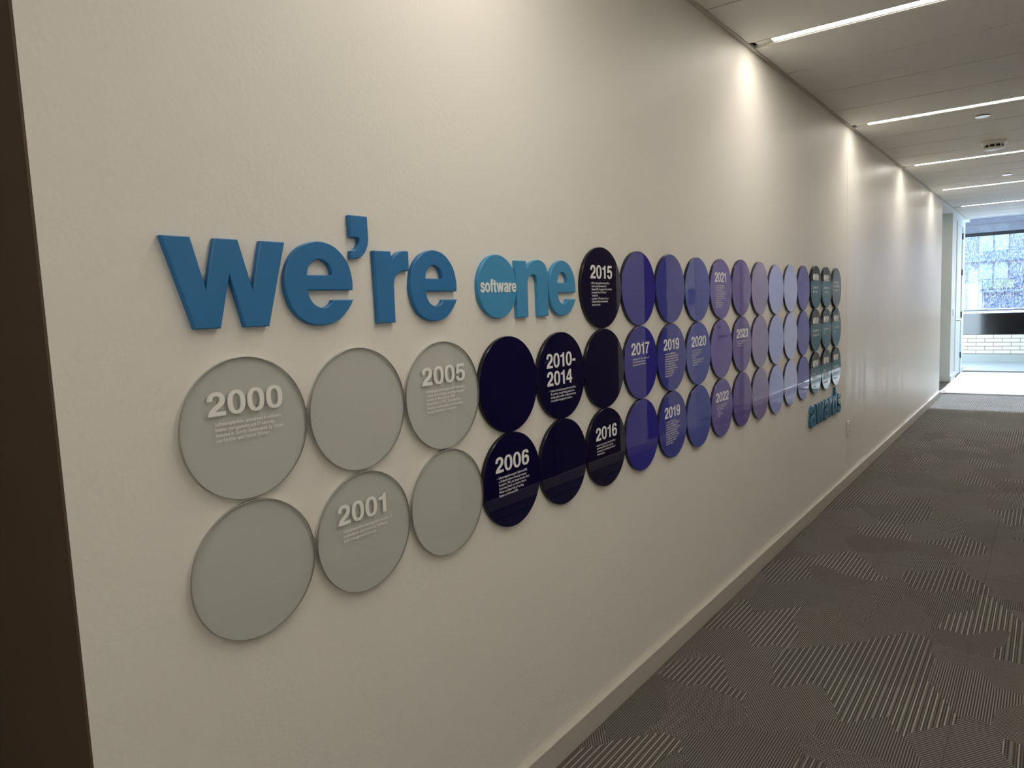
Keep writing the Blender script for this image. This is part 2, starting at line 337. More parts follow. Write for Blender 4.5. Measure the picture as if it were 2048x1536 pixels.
# ------------------------------------------------------------------ lettering
def curve_pts(s, sub=5):
    """'x,y *x,y ...' in thousandths, * marks a corner; smooth between corners"""
    P, C = [], []
    for tkn in s.split():
        C.append(tkn[0] == '*'); a, b = tkn.strip('*').split(','); P.append((int(a) / 1000, int(b) / 1000))
    n = len(P); out = []
    for i in range(n):
        p1, p2 = P[i], P[(i + 1) % n]
        out.append(p1)
        if C[i] and C[(i + 1) % n]: continue
        p0 = P[i - 1] if not C[i] else (2 * p1[0] - p2[0], 2 * p1[1] - p2[1])
        p3 = P[(i + 2) % n] if not C[(i + 1) % n] else (2 * p2[0] - p1[0], 2 * p2[1] - p1[1])
        for k in range(1, sub):
            t = k / sub
            out.append(tuple(.5 * (2 * p1[d] + (p2[d] - p0[d]) * t + (2 * p0[d] - 5 * p1[d] + 4 * p2[d] - p3[d]) * t * t + (3 * p1[d] - p0[d] - 3 * p2[d] + p3[d]) * t ** 3) for d in (0, 1)))
    return out
def ell(cx, cy, rx, ry, p=2.0, n=44):
    o = []
    for k in range(n):
        a = 2 * math.pi * k / n; c, s = math.cos(a), math.sin(a)
        o.append((cx + rx * math.copysign(abs(c) ** (2 / p), c), cy + ry * math.copysign(abs(s) ** (2 / p), s)))
    return o
def area(p): return .5 * sum(p[i - 1][0] * p[i][1] - p[i][0] * p[i - 1][1] for i in range(len(p)))
def inset(poly, d):
    """offset a closed outline to its inside by d (outer counter-clockwise, holes clockwise)"""
    n = len(poly); out = []
    for i in range(n):
        a, b, c = Vector(poly[i - 1]), Vector(poly[i]), Vector(poly[(i + 1) % n])
        e1, e2 = (b - a), (c - b)
        if e1.length < 1e-9 or e2.length < 1e-9: out.append(tuple(b)); continue
        e1.normalize(); e2.normalize(); n1, n2 = Vector((-e1.y, e1.x)), Vector((-e2.y, e2.x))
        m = n1 + n2
        if m.length < 1e-6: out.append(tuple(b + n1 * d)); continue
        m.normalize(); out.append(tuple(b + m * d / max(.35, m.dot(n1))))
    return out
S6 = '*695,740 675,850 600,960 480,1010 380,1015 240,985 130,890 65,730 45,500 55,300 105,130 210,20 360,-15 500,-5 620,60 700,180 720,320 700,460 630,580 520,645 420,655 320,620 *255,560 260,650 285,770 330,840 395,860 455,830 495,770 *505,740'
GL = {  # advance, outlines (cap height 1)
 '0': (.77, [ell(.385, .5, .345, .515, 2.3), ell(.385, .5, .152, .365, 2.3)]),
 '1': (.66, [curve_pts('*500,0 *500,1000 *340,1000 320,930 270,875 190,845 *75,838 *75,690 *295,690 *295,0')]),
 '2': (.77, [curve_pts('*40,0 *720,0 *720,175 *330,175 400,250 520,340 630,440 700,560 720,690 690,830 600,950 480,1005 370,1015 240,985 130,900 70,780 *55,640 *245,640 260,740 300,810 375,845 450,825 505,770 515,690 480,590 400,500 280,400 160,290 80,170')]),
 '3': (.77, [curve_pts('*60,705 80,830 160,940 280,1000 380,1015 520,990 630,920 685,820 690,720 650,610 *575,535 650,475 710,390 725,280 680,130 570,30 380,-15 220,10 100,100 45,210 *35,300 *230,300 250,220 300,165 380,145 460,165 515,215 525,285 500,370 430,420 *310,430 *310,585 410,590 475,635 495,710 475,790 430,840 370,855 300,835 260,790 *245,705')]),
 '4': (.77, [curve_pts('*430,0 *610,0 *610,225 *720,225 *720,385 *610,385 *610,1000 *400,1000 *35,400 *35,225 *430,225'), curve_pts('*190,385 *430,385 *430,785')]),
 '5': (.77, [curve_pts('*680,1000 *680,825 *300,825 *275,640 320,665 400,680 530,655 650,570 715,430 715,290 660,140 550,30 390,-15 240,5 120,90 60,190 *45,270 *240,285 265,200 310,155 385,140 460,165 505,225 520,320 500,420 450,485 380,510 310,490 *255,430 *80,445 *155,1000')]),
 '6': (.77, [curve_pts(S6), ell(.385, .315, .14, .185)]),
 '7': (.77, [curve_pts('*50,1000 *720,1000 *720,850 580,680 460,470 390,240 *370,0 *160,0 185,220 260,460 380,660 *500,815 *50,815')]),
 '-': (.46, [curve_pts('*40,290 *400,290 *400,470 *40,470')]),
}
GL['9'] = (.77, [[(.77 - x, 1 - y) for x, y in p] for p in GL['6'][1]])
LT_ = {  # lower case, x-height 1
 'w': (1.55, [curve_pts('*0,1000 *325,1000 *467,431 *611,1000 *898,1000 *1048,425 *1198,1000 *1527,1000 *1234,0 *910,0 *760,593 *605,0 *299,0')]),
 'e': (1.06, [curve_pts('*1000,420 1005,528 985,648 940,761 858,864 744,949 614,990 490,1000 352,972 222,915 119,824 45,710 6,574 0,449 23,335 68,222 142,125 250,51 369,11 511,0 642,17 767,63 881,153 955,233 *1000,301 *676,301 648,261 597,227 534,210 460,222 392,261 347,318 324,375 *318,420'), curve_pts('*318,600 *682,600 682,642 659,705 608,756 528,784 449,778 386,739 341,682')]),
 'r': (.69, [curve_pts('*0,985 *315,985 *322,851 375,923 464,980 560,1000 *661,1000 *655,720 554,720 458,690 381,631 *345,530 *339,0 *12,0')]),
 'n': (1.03, [curve_pts('*0,975 *308,975 *318,852 420,935 586,995 746,1000 888,941 959,828 976,704 *965,0 *640,0 *638,615 592,720 467,735 367,675 *335,580 *325,0 *0,0')]),
 'a': (1.04, [curve_pts('*980,0 *660,0 *635,100 540,10 400,-25 220,0 90,100 50,260 80,420 180,520 330,570 500,600 600,635 620,700 600,770 520,800 420,790 370,740 *360,680 *80,680 100,820 200,950 360,1010 520,1020 720,990 860,910 920,780 930,600 930,250 950,100'), curve_pts('620,440 540,410 440,385 380,340 360,270 400,200 480,180 570,210 615,290 625,380')]),
 'd': (1.08, [curve_pts('*980,0 *700,0 *690,100 600,10 460,-25 260,20 110,170 40,380 40,620 110,840 260,980 450,1020 580,990 *680,900 *680,1400 *980,1400'), ell(.515, .5, .165, .26)]),
 's': (.95, [curve_pts('*880,700 860,840 760,960 600,1015 460,1020 280,990 140,900 75,770 90,620 180,520 340,455 520,410 600,370 610,290 560,215 460,195 370,220 320,280 *310,330 *30,330 50,170 150,50 300,-10 470,-25 660,0 820,90 900,240 880,410 790,520 620,590 450,640 370,680 360,750 410,800 480,810 550,790 600,750 *610,700')]),
 'o': (1.06, [ell(.5, .5, .5, .52), ell(.5, .5, .2, .27)]),
 'f': (.62, [curve_pts('*130,0 *430,0 *430,780 *600,780 *600,980 *430,980 440,1080 490,1140 *600,1145 *600,1380 450,1390 280,1350 160,1240 *130,980 *0,980 *0,780 *130,780')]),
 't': (.64, [curve_pts('*130,780 *0,780 *0,980 *130,980 *130,1250 *430,1250 *430,980 *600,980 *600,780 *430,780 *430,320 455,240 520,220 *600,225 *600,0 480,-20 320,-10 190,60 *130,200')]),
 "'": (.35, [curve_pts('*6,575 *317,575 *317,275 293,174 222,72 120,12 *0,0 *0,108 66,126 114,168 150,228 *150,281 *6,287')]),
}
def orient(polys):
    return [(p if (area(p) > 0) == (i == 0) else p[::-1]) for i, p in enumerate(polys)]
def add_glyph(mb, polys, t0, t1, ch=0.0):
    """solid letter in the x,z plane from y=-t0 out to y=-t1, front edge chamfered by ch"""
    polys = orient(polys)
    front = [inset(p, ch) for p in polys] if ch else polys
    tris = tessellate_polygon([[Vector((x, y, 0)) for x, y in p] for p in front])
    flat = [q for p in front for q in p]; o = len(mb.v)
    mb.v += [(x, -t1, z) for x, z in flat]
    for t in tris: mb.f.append(tuple(o + i for i in t)); mb.m.append(0)
    rings = [([q for p in polys for q in p], -(t1 - ch))] if ch else []
    rings.append(([q for p in polys for q in p], -t0))
    prev = o
    for pts, y in rings:
        b = len(mb.v); mb.v += [(x, y, z) for x, z in pts]; k0 = 0
        for p in polys:
            n = len(p)
            for k in range(n):
                a, c = k0 + k, k0 + (k + 1) % n
                mb.f.append((prev + a, prev + c, b + c, b + a)); mb.m.append(0)
            k0 += n
        prev = b
def xform(polys, sx, sz, ox, oz): return [[(x * sx + ox, z * sz + oz) for x, z in p] for p in polys]
def run(mb, text, table, x0, z0, sz, width, t0, t1, track=0.0):
    adv = sum(table[c][0] + track for c in text); sx = width / adv; x = 0
    for c in text:
        add_glyph(mb, xform(table[c][1], sx, sz, x0 + x * sx, z0), t0, t1); x += table[c][0] + track
def letter(ch, x0, x1, z0, z1, label, m=M_BLUE, thick=.013, grp='raised blue letters of the wall sign'):
    xs = [q[0] for p in LT_[ch][1] for q in p]; zs = [q[1] for p in LT_[ch][1] for q in p]
    a, b, c, d = min(xs), max(xs), min(zs), max(zs); sx, sz = (x1 - x0) / (b - a), (z1 - z0) / (d - c)
    mb = MB(); add_glyph(mb, xform(LT_[ch][1], sx, sz, -a * sx - (x1 - x0) / 2, -c * sz), 0.0005, thick, .0018)
    nm = 'sign_letter' if ch != "'" else 'sign_apostrophe'
    o = mb.obj(nm, m, None, ((x0 + x1) / 2, 0, z0)); return tag(o, label, 'letter' if ch != "'" else 'apostrophe', grp)
letter('w', -.141, .114, 1.463, 1.630, "raised blue letter w, leftmost letter on the wall")
letter('e', .108, .286, 1.459, 1.636, 'large raised blue letter e directly right of the w')
letter("'", .287, .340, 1.602, 1.698, 'raised blue apostrophe above and between the e and r')
letter('r', .354, .465, 1.457, 1.626, 'raised blue letter r between the two blue letters e, above a grey disc')
letter('e', .466, .636, 1.455, 1.632, 'raised blue letter e just right of the r, above the 2005 disc')
letter('n', .899, 1.063, 1.452, 1.622, 'raised light blue letter n beside the round software disc', M_BLUE2)
letter('e', 1.067, 1.223, 1.450, 1.624, 'raised light blue letter e just left of the 2015 disc', M_BLUE2)
od = thing('sign_disc', 'light blue disc lettered software, forming the o of one', 'disc', (.811, 0, 1.5415))
mb = MB().lathe([(.0885, .0005), (.0885, .0118), (.0873, .013)], 72, 'y-'); mb.obj('disc_body', M_BLUE2, od, smooth=30)
mb = MB(); run(mb, 'software', LT_, -.080, -.0155, .0265, .166, .0130, .0142, .02); mb.obj('lettering', M_PRINT, od)
xw = 4.062
AW = 'awards'; tot = sum(LT_[c][0] for c in AW) + .04 * 5; su = .843 / tot; x = 4.064
AWL = ['first letter a of awards, raised teal blue, left end', 'letter w of awards, raised teal blue', 'second letter a of awards, raised teal blue, after the w', 'letter r of awards, raised teal blue', 'tall letter d of awards, raised teal blue', 'letter s of awards, raised teal blue, right end']
for c, lab in zip(AW, AWL):
    gx = [q[0] for p in LT_[c][1] for q in p]; gz = [q[1] for p in LT_[c][1] for q in p]
    letter(c, x + min(gx) * su, x + max(gx) * su, .627 + min(gz) * .138, .627 + max(gz) * .138, lab, M_BLUE3, .02, 'raised teal letters of the word awards')
    x += (LT_[c][0] + .04) * su

# ------------------------------------------------------------------ the discs
R = .4965 * .28; U = .28
DISCS = [(0, 1, -0.0001, 1.2678), (0, 2, -0.003, 0.9854), (1, 1, 0.286, 1.2661), (1, 2, 0.2824, 0.9833), (2, 1, 0.5693, 1.2635), (2, 2, 0.5673, 0.9832), (3, 1, 0.8476, 1.2616), (3, 2, 0.8456, 0.9833), (4, 1, 1.1259, 1.26), (4, 2, 1.1239, 0.9817), (5, 0, 1.3969, 1.5376), (5, 1, 1.4043, 1.2578), (5, 2, 1.4022, 0.9795), (6, 0, 1.6769, 1.5352), (6, 1, 1.6826, 1.2557), (6, 2, 1.6806, 0.9774), (7, 0, 1.9581, 1.5342), (7, 1, 1.9609, 1.2542), (7, 2, 1.9589, 0.9756), (8, 0, 2.2385, 1.53), (8, 1, 2.2392, 1.2498), (8, 2, 2.2372, 0.9704), (9, 0, 2.5187, 1.5322), (9, 1, 2.5175, 1.2515), (9, 2, 2.5162, 0.9709), (10, 0, 2.7998, 1.538), (10, 1, 2.7999, 1.2569), (10, 2, 2.8, 0.9759), (11, 0, 3.0804, 1.5345), (11, 1, 3.0799, 1.2531), (11, 2, 3.0794, 0.9717), (12, 0, 3.3618, 1.5281), (12, 1, 3.3602, 1.2462), (12, 2, 3.3586, 0.9644), (13, 0, 3.6423, 1.5347), (13, 1, 3.6409, 1.2534), (13, 2, 3.6395, 0.9722), (14, 0, 3.9215, 1.536), (14, 1, 3.9205, 1.2543), (14, 2, 3.9196, 0.9726), (15, 0, 4.2028, 1.5409), (15, 1, 4.2014, 1.259), (15, 2, 4.2, 0.9771), (16, 0, 4.4813, 1.5388), (16, 1, 4.4806, 1.2577), (16, 2, 4.48, 0.9765), (17, 0, 4.7623, 1.5378), (17, 1, 4.7611, 1.2566), (17, 2, 4.7598, 0.9755)]
LABEL = {(0, 1): 'light grey disc reading 2000, largest in view', (0, 2): 'plain light grey disc in the bottom left corner, below the 2000 disc', (1, 1): 'plain light grey disc between two lettered grey discs, 2000 and 2005',
 (1, 2): 'light grey disc reading 2001, middle of the lower grey row', (2, 1): 'light grey disc reading 2005, upper right of the grey discs', (2, 2): 'plain light grey disc touching the navy 2006 disc',
 (3, 1): 'plain navy disc directly above the 2006 disc', (3, 2): 'navy disc reading 2006, lower left of the navy discs', (4, 1): 'navy disc reading 2010-2014', (4, 2): 'plain navy disc directly below the 2010-2014 disc',
 (5, 0): 'navy disc reading 2015, beside the blue letter e', (5, 1): 'plain navy disc between the 2015 and 2016 discs', (5, 2): 'navy disc reading 2016, lower right of the navy discs',
 (6, 0): 'plain indigo disc directly above the 2017 disc', (6, 1): 'indigo disc reading 2017', (6, 2): 'plain indigo disc directly below the 2017 disc',
 (7, 0): 'plain violet blue disc above the two 2019 discs', (7, 1): 'violet blue disc reading 2019, upper of the two', (7, 2): 'violet blue disc reading 2019, lower of the two',
 (8, 0): 'plain violet blue disc directly above the 2020 disc, mirroring a card reader', (8, 1): 'violet blue disc reading 2020', (8, 2): 'plain violet blue disc directly below the 2020 disc',
 (9, 0): 'purple disc reading 2021, in the top row', (9, 1): 'plain purple disc between the 2021 and 2022 discs, mirroring a door handle', (9, 2): 'purple disc reading 2022, in the bottom row',
 (10, 0): 'plain purple disc directly above the 2023 disc', (10, 1): 'purple disc reading 2023, in the middle row with a short text', (10, 2): 'plain purple disc directly below the 2023 disc'}
for c, nm, col in ((11, 'first', 'plain mauve'), (12, 'second', 'plain pale lavender'), (13, 'third', 'plain pale grey lavender'), (14, 'fourth', 'plain slate violet')):
    for r, p in enumerate(('top', 'middle', 'bottom')): LABEL[(c, r)] = '%s disc, %s of the %s column right of the 2023 disc' % (col, p, nm)
for c, nm in ((15, 'nearest'), (16, 'middle'), (17, 'furthest')):
    for r, p in enumerate(('top', 'centre', 'bottom')): LABEL[(c, r)] = 'dark and teal award disc, %s of the %s awards column' % (p, nm)
LABEL[(17, 0)] = 'all grey award disc with three text lines, top of the furthest awards column'
YEAR = {(0, 1): '2000', (1, 2): '2001', (2, 1): '2005', (3, 2): '2006', (5, 0): '2015', (5, 2): '2016', (6, 1): '2017', (7, 1): '2019', (7, 2): '2019', (8, 1): '2020', (9, 0): '2021', (9, 2): '2022', (10, 1): '2023'}
B_ = '\u2022'
BODY = {
 (0, 1): [B_ + 'Softwarepipeline, specialized in software', 'license management and IT security,', 'founded in Zurich, Switzerland, by Daniel', 'von Stockar and Patrick Winter.'],
 (1, 2): [B_ + 'Softwarepipeline develops first version of', 'a web-based application for software', 'asset management services.'],
 (2, 1): [B_ + 'Softwarepipeline merges with Microware,', 'a Swiss local software licensing company', 'founded by Ren\u00e9 Gilli in 1994,', 'Switzerland, in 1992. Combined firm', 'becomes market leader in Switzerland', 'serving international customers.'],
 (3, 2): [B_ + 'Softwarepipeline acquires SoftwareONE,', 'a US-based software licensing company', 'founded in 1985, and adopts its name. Beat', 'Curti joins Daniel von Stockar, Patrick', 'Winter and Ren\u00e9 Gilli as Founding', 'Partners of SoftwareONE.'],
 (4, 1): [B_ + 'Further international expansion from 20 to', '80 countries, strengthening position as a', 'leading global provider of software services', 'and portfolio management solutions.'],
 (5, 0): [B_ + 'KKR, a leading global investment firm,', 'makes a minority investment in', 'SoftwareONE. Acquisition of the software', 'licensing business of US-based', 'CompuCom.', B_ + 'Acquisition of The House of Lync, a', 'US-based unified communications', 'services provider.'],
 (5, 2): [B_ + 'Launch of proprietary "PyraCloud\u00ae" an', 'automated platform for procuring,', 'monitoring and optimizing the value of', 'software assets.'],
 (6, 1): [B_ + 'Acquisition of ISI, Tekmo, a german and', 'communications to Australian', 'governmental and multinational'],
 (7, 1): ['Acquisition of COMPAREX, a', 'company with global software and IT', 'services and solutions partner, with', 'offices in more than 30 countries and', 'SoftwareONE listed on the', 'stock exchange in Switzerland', 'with new and global service teams', 'accelerating cloud growth', 'and services across the', 'regions worldwide.'],
 (7, 2): ['Acquisition of RightCloud, a', 'leading cloud service provider based', 'in Singapore, and of MassiveR,', 'to help customers move to the public', 'cloud in the Asia Pacific region', 'and deliver global services and', 'the acquisition of BNW Consulting', 'to strengthen SAP services and', 'the global cloud capabilities', 'across the regions.'],
 (8, 1): ['Acquisition of GorillaStack and', 'a cloud services company in', 'Intelligence Partner', 'and B-lay.', 'Acquisition of Optimum Consulting', 'strengthening SAP services and', 'cloud solutions.'],
 (9, 0): ['Acquisition of Intelligence', 'partner in Spain and Latin', 'America in the cloud', 'Acquisition of Centiq, a leading', 'provider of SAP technology', 'services, and HeleCloud', 'an Amazon cloud consulting', 'specialist, and of', 'Synchronized services', 'and global software', 'delivery solutions.'],
 (9, 2): ['Acquisition of Satzmedia, digital', 'agency, and of Predica, data', 'and cloud platforms', 'and solutions.', 'New global services', 'in the US'],
 (10, 1): ['Acquisition of Beniva Consulting', 'Group, a provider of', 'cloud services.']}
AWTXT = {(15, 0): ['Leader of', 'the Year'], (16, 0): ['Partner of', 'the Year'], (17, 0): ['SoftwareOne', 'North America', 'Annual Awards'], (15, 1): ['Top Performer', 'Commercial US'], (16, 1): ['Top Performer', 'SLG'], (17, 1): ['Top Performer', 'Services'],
         (15, 2): ['Impact', 'Award', '', 'Canada'], (16, 2): ['Social', 'Sustainability', '', 'Implemented'], (17, 2): ['Top Performer', 'SLG', '', 'Commercial']}
def text_mesh(lines, size, pitch, x0, z0, width, y, bold=0.0):
    """printed lines as one flat mesh in the x,z plane just in front of a disc"""
    vv, ff, mxw = [], [], 0; block = []
    for i, s in enumerate(lines):
        if not s: continue
        bul = s.startswith(B_); s = s.lstrip(B_)
        c = bpy.data.curves.new('t', 'FONT'); c.body = s; c.size = size; c.resolution_u = 2; c.offset = bold; c.fill_mode = 'FRONT'
        o = bpy.data.objects.new('t', c); COL.objects.link(o); bpy.context.view_layer.update()
        me = bpy.data.meshes.new_from_object(o.evaluated_get(bpy.context.evaluated_depsgraph_get()))
        block.append((i, bul, [v.co.xy.copy() for v in me.vertices], [tuple(p.vertices) for p in me.polygons]))
        mxw = max([mxw] + [v.co.x for v in me.vertices])
        bpy.data.objects.remove(o); bpy.data.curves.remove(c); bpy.data.meshes.remove(me)
    sx = width / mxw
    for i, bul, vs_, fs in block:
        o = len(vv); vv += [(x0 + p.x * sx, -y, z0 - i * pitch + p.y) for p in vs_]; ff += [tuple(o + k for k in f) for f in fs]
        if bul:
            o = len(vv); r = size * .1; cx, cz = x0 - .026 * U, z0 - i * pitch + size * .28
            vv += [(cx + r * math.cos(a * math.pi / 4), -y, cz + r * math.sin(a * math.pi / 4)) for a in range(8)]; ff.append(tuple(range(o, o + 8)))
    mb = MB(); mb.v, mb.f, mb.m = vv, ff, [0] * len(ff)
    me = bpy.data.meshes.new('text_block'); me.from_pydata(vv, [], ff)
    bm = bmesh.new(); bm.from_mesh(me)
    for f in bm.faces:
        f.normal_update()
        if f.normal.y > 0: f.normal_flip()
    bm.to_mesh(me); bm.free(); return me
body_me = {}
for c in DISC_RGB:
    body_me[c] = MB().lathe([(R, .0005), (R, .0105), (R - .0012, .012)], 96, 'y-', mis=[1, 1, 0]).mesh('disc_body', [M_DISC[c], M_DEDGE[c]], 30)
    # front cap takes the face colour, the rim its darker edge
grey_back = MB().lathe([(R - .0005, .0005), (R - .0005, .0065)], 96, 'y-').mesh('backing', M_GREY, 30)
grey_front = MB().lathe([(R, .0066), (R, .0117), (R - .0008, .0125)], 96, 'y-', caps=(False, True), mis=[0, 0, 1]).mesh('acrylic_face', [M_GEDGE, M_ACRYL], 30)
aw_body = MB().lathe([(R, .0005), (R, .0145), (R - .0012, .016)], 96, 'y-', mis=[1, 1, 0]).mesh('disc_body', [M_AWARD, M_AWEDGE], 30)
aw_bodyg = MB().lathe([(R, .0005), (R, .0145), (R - .0012, .016)], 96, 'y-', mis=[1, 1, 0]).mesh('disc_body', [M_AWARDG, M_AWEDGE], 30)
for c, r, x, z in DISCS:
    k = (c, r); aw = c >= 15
    t = thing('award_disc' if aw else 'timeline_disc', LABEL[k], 'disc', (x, 0, z), 'round award discs on the wall' if aw else 'round timeline discs on the wall')
    if c < 3: link('backing', grey_back, t); link('acrylic_face', grey_front, t); fy = .0125
    elif aw: link('disc_body', aw_bodyg if k == (17, 0) else aw_body, t); fy = .016
    else: link('disc_body', body_me[c], t); fy = .012
    pm_ = M_PRINTG if c < 3 else M_PRINT
    if k in YEAR:
        mb = MB(); run(mb, YEAR[k], GL, -.300 * U if c != 5 else -.283 * U, .114 * U, .160 * U, (.60 if '1' not in YEAR[k] else .55) * U, fy, fy + .0006); mb.obj('year_lettering', pm_, t)
    if k == (4, 1):
        mb = MB(); run(mb, '2010-', GL, -.318 * U, .104 * U, .160 * U, .62 * U, fy, fy + .0006); run(mb, '2014', GL, -.318 * U, -.096 * U, .160 * U, .535 * U, fy, fy + .0006); mb.obj('year_lettering', pm_, t)
    if k in BODY:
        z0 = (.047 if k != (4, 1) else -.164) * U; pitch = {(7, 1): .0355, (7, 2): .0355, (9, 0): .0355}.get(k, .0372) * U
        wd = {(5, 0): .50, (6, 1): .49, (9, 0): .48, (7, 1): .47, (7, 2): .48, (8, 1): .45, (9, 2): .45, (10, 1): .46, (5, 2): .47}.get(k, .53) * U
        link('text_block', text_mesh(BODY[k], .0104, pitch, -.249 * U if c < 5 else -.258 * U, z0, wd, fy + .0003, .00012), t).data.materials.append(pm_)
    if aw:
        if k != (17, 0):
            mb = MB(); a = .166 * U; add_glyph(mb, [ell(-.29 * U + a / 2, .232 * U, .50 * a, .50 * a, 2, 36)], fy, fy + .0006)
            for ch, gx in (('n', -.115 * U), ('e', .055 * U)): add_glyph(mb, xform(LT_[ch][1], a * .96, a * .96, gx, .150 * U), fy, fy + .0006)
            mb.obj('logo_lettering', M_PRINT, t)
        L_ = AWTXT[k]; wide = max(len(s) for s in L_)
        z0 = (-.03 if k != (17, 0) else .11) * U
        wd = min(.56, .052 * wide) * U
        blocks = [(0, L_)] if '' not in L_ else [(0, L_[:L_.index('')]), (L_.index('') + 1, L_[L_.index('') + 1:])]
        for i0, ls in blocks:
            wb = wd * max(len(q) for q in ls) / wide
            link('text_block', text_mesh(ls, .0235, .100 * U, -.30 * U, z0 - i0 * .100 * U, wb, fy + .0003, .0006), t).data.materials.append(M_PRINT)

# ------------------------------------------------------------------ small fittings on the near wall and ceiling
ou = thing('wall_outlet', 'white electrical outlet low on the wall by the seam', 'outlet', (5.215, 0, .445))
bevel(MB().box(-.037, .037, -.009, -.0005, -.060, .060).obj('cover_plate', M_WHITEP, ou), .003)
for dz in (-.024, .024):
    rc = bevel(MB().box(-.016, .016, -.0115, -.0085, dz - .014, dz + .014).obj('receptacle', M_WHITEP, ou), .003)
    for dx in (-.006, .006): MB().box(dx - .0012, dx + .0012, -.0120, -.0114, dz - .003, dz + .006).obj('slot', M_DARK, rc)
MB().lathe([(.003, .009), (.003, .0098)], 12, 'y-').obj('screw', M_STEEL, ou)
for x, y, lab in ((5.575, -.813, 'round white sprinkler cover nearer the camera, before the smoke detector'), (8.95, -.816, 'small round white sprinkler cover further along, near the window')):
    t = thing('sprinkler_cover', lab, 'sprinkler', (x, y, CH), 'flat round covers on the ceiling')
    MB().lathe([(.040, .0), (.040, -.005)], 40).obj('collar', M_DARK, t, smooth=30)
    MB().lathe([(.048, -.005), (.0485, -.008), (.046, -.0095)], 40).obj('cover_plate', M_COVER, t, smooth=30)
sd = thing('smoke_detector', 'round white smoke detector with dark sensing slots on the ceiling', 'smoke detector', (6.745, -.818, CH))
MB().lathe([(.097, 0), (.097, -.012), (.091, -.022), (.076, -.030)], 48).obj('base', M_WHITEP, sd, smooth=35)
MB().lathe([(.070, -.030), (.068, -.052)], 48).obj('sensing_chamber', M_DARK, sd, smooth=35)
MB().lathe([(.074, -.050), (.078, -.054), (.072, -.064), (.050, -.069), (.0, -.070)], 48, caps=(True, False)).obj('cap', M_WHITEP, sd, smooth=35)
for a in range(10):
    an = a * math.pi / 5 + .2; cx, cy = .071 * math.cos(an), .071 * math.sin(an)
    m = MB().box(-.003, .003, -.005, .005, -.053, -.029).obj('vane', M_WHITEP, sd, (cx, cy, 0)); m.rotation_euler.z = an

# ------------------------------------------------------------------ opposite wall: double door, card reader
def lever(parent, x, y, z, d, out):
    """d: +1/-1 handle direction along x, out: +1/-1 side along y"""
    h = MB().lathe([(.027, 0), (.027, .008), (.024, .010)], 28, 'y-', (0, 0, 0)).tube([(0, -.008, 0), (0, -.055, 0), (d * .01, -.062, 0), (d * .135, -.062, 0)], .0125, 10)
    if out > 0: h.v = [(a, -b, c) for a, b, c in h.v]
    return h.obj('lever_handle', M_STEEL, parent, (x, y, z), smooth=40)
d1 = struct(link('door_1', None, None, (0, 0, 0)))
f = MB().box(D0 - .05, D0, -W - .1, -W + .012, 0, 2.3).box(D1, D1 + .05, -W - .1, -W + .012, 0, 2.3).box(D0 - .05, D1 + .05, -W - .1, -W + .012, 2.25, 2.3)
f.obj('door_frame', M_DOOR, d1)
MB().box(D0, D1, -W - .1, -W - .06, 0, 2.25).obj('door_gap', M_GAP, d1)
xm = (D0 + D1) / 2
for a, b in ((D0 + .008, xm - .006), (xm + .006, D1 - .008)): MB().box(a, b, -W - .055, -W - .012, .090, 2.240).obj('door_leaf', M_DOOR, d1)
MB().box(D0, D1, -W - .055, -W - .03, 0, .066).obj('toe_board', M_BASE, d1)
hd = lever(d1, xm - .045, -W - .012, 1.046, 1, 1); hd.data.materials[0] = M_LEVER
MB().lathe([(.020, 0), (.018, .016)], 20, 'y-').obj('lock_cylinder', M_LEVER, d1, (xm - .05, -W - .012, 1.16)).rotation_euler.z = math.pi
d3 = struct(link('door_3', None, None, (0, 0, 0)))
for a, b in ((3.15, 3.2), (4.1, 4.15)): MB().box(a, b, -W, -W + .014, 0, 2.3).obj('door_frame', M_BROWN, d3)
MB().box(3.15, 4.15, -W, -W + .014, 2.3, 2.35).obj('door_frame', M_BROWN, d3)
MB().box(3.204, 4.096, -W, -W + .006, .012, 2.296).obj('door_leaf', M_BROWN, d3)
lever(d3, 4.03, -W + .006, 1.04, -1, 1)
cr = thing('card_reader', 'pale card reader mirrored in the disc above the 2020 disc', 'card reader', (6.98, -W, 1.545))
bevel(MB().box(-.06, .06, .0005, .03, -.085, .085).obj('reader_body', M_READER, cr), .006)
MB().box(-.012, .012, .0295, .031, .055, .065).obj('indicator', M_DARK, cr)

# ------------------------------------------------------------------ far door, switch
d2 = struct(link('door_2', None, None, (0, 0, 0)))
f = MB().box(DX0 - .05, DX0, YD - .012, YD + .12, 0, 2.66).box(DX1, DX1 + .05, YD - .012, YD + .12, 0, 2.66).box(DX0, DX1, YD - .012, YD + .12, 2.61, 2.66)
f.obj('door_frame', M_FARW, d2)
MB().box(DX0 + .003, DX1 - .003, YD + .004, YD + .048, .01, 2.607).obj('door_leaf', M_FARW, d2)
MB().box(DX0, DX1, YD + .05, YD + .12, 0, 2.61).obj('door_backing', M_GAP, d2)
mat_hinge = mat('hinge_metal', (96, 100, 102), .4, metal=.6)
for z in (.33, 1.06, 1.81, 2.45):
    MB().tube([(DX1 - .002, YD - .014, z - .055), (DX1 - .002, YD - .014, z + .055)], .007, 10).box(DX1 - .014, DX1 - .002, YD - .008, YD + .006, z - .05, z + .05).obj('hinge', mat_hinge, d2)
lever(d2, DX0 + .07, YD + .004, .985, 1, -1)
sw = thing('light_switch', 'white light switch on the wall beside the far door', 'switch', (13.24, YD, 1.13))
bevel(MB().box(-.035, .035, -.006, -.0005, -.057, .057).obj('cover_plate', M_WHITEP, sw), .002)
MB().box(-.016, .016, -.0095, -.0055, -.033, .033).obj('rocker', M_WHITEP, sw)

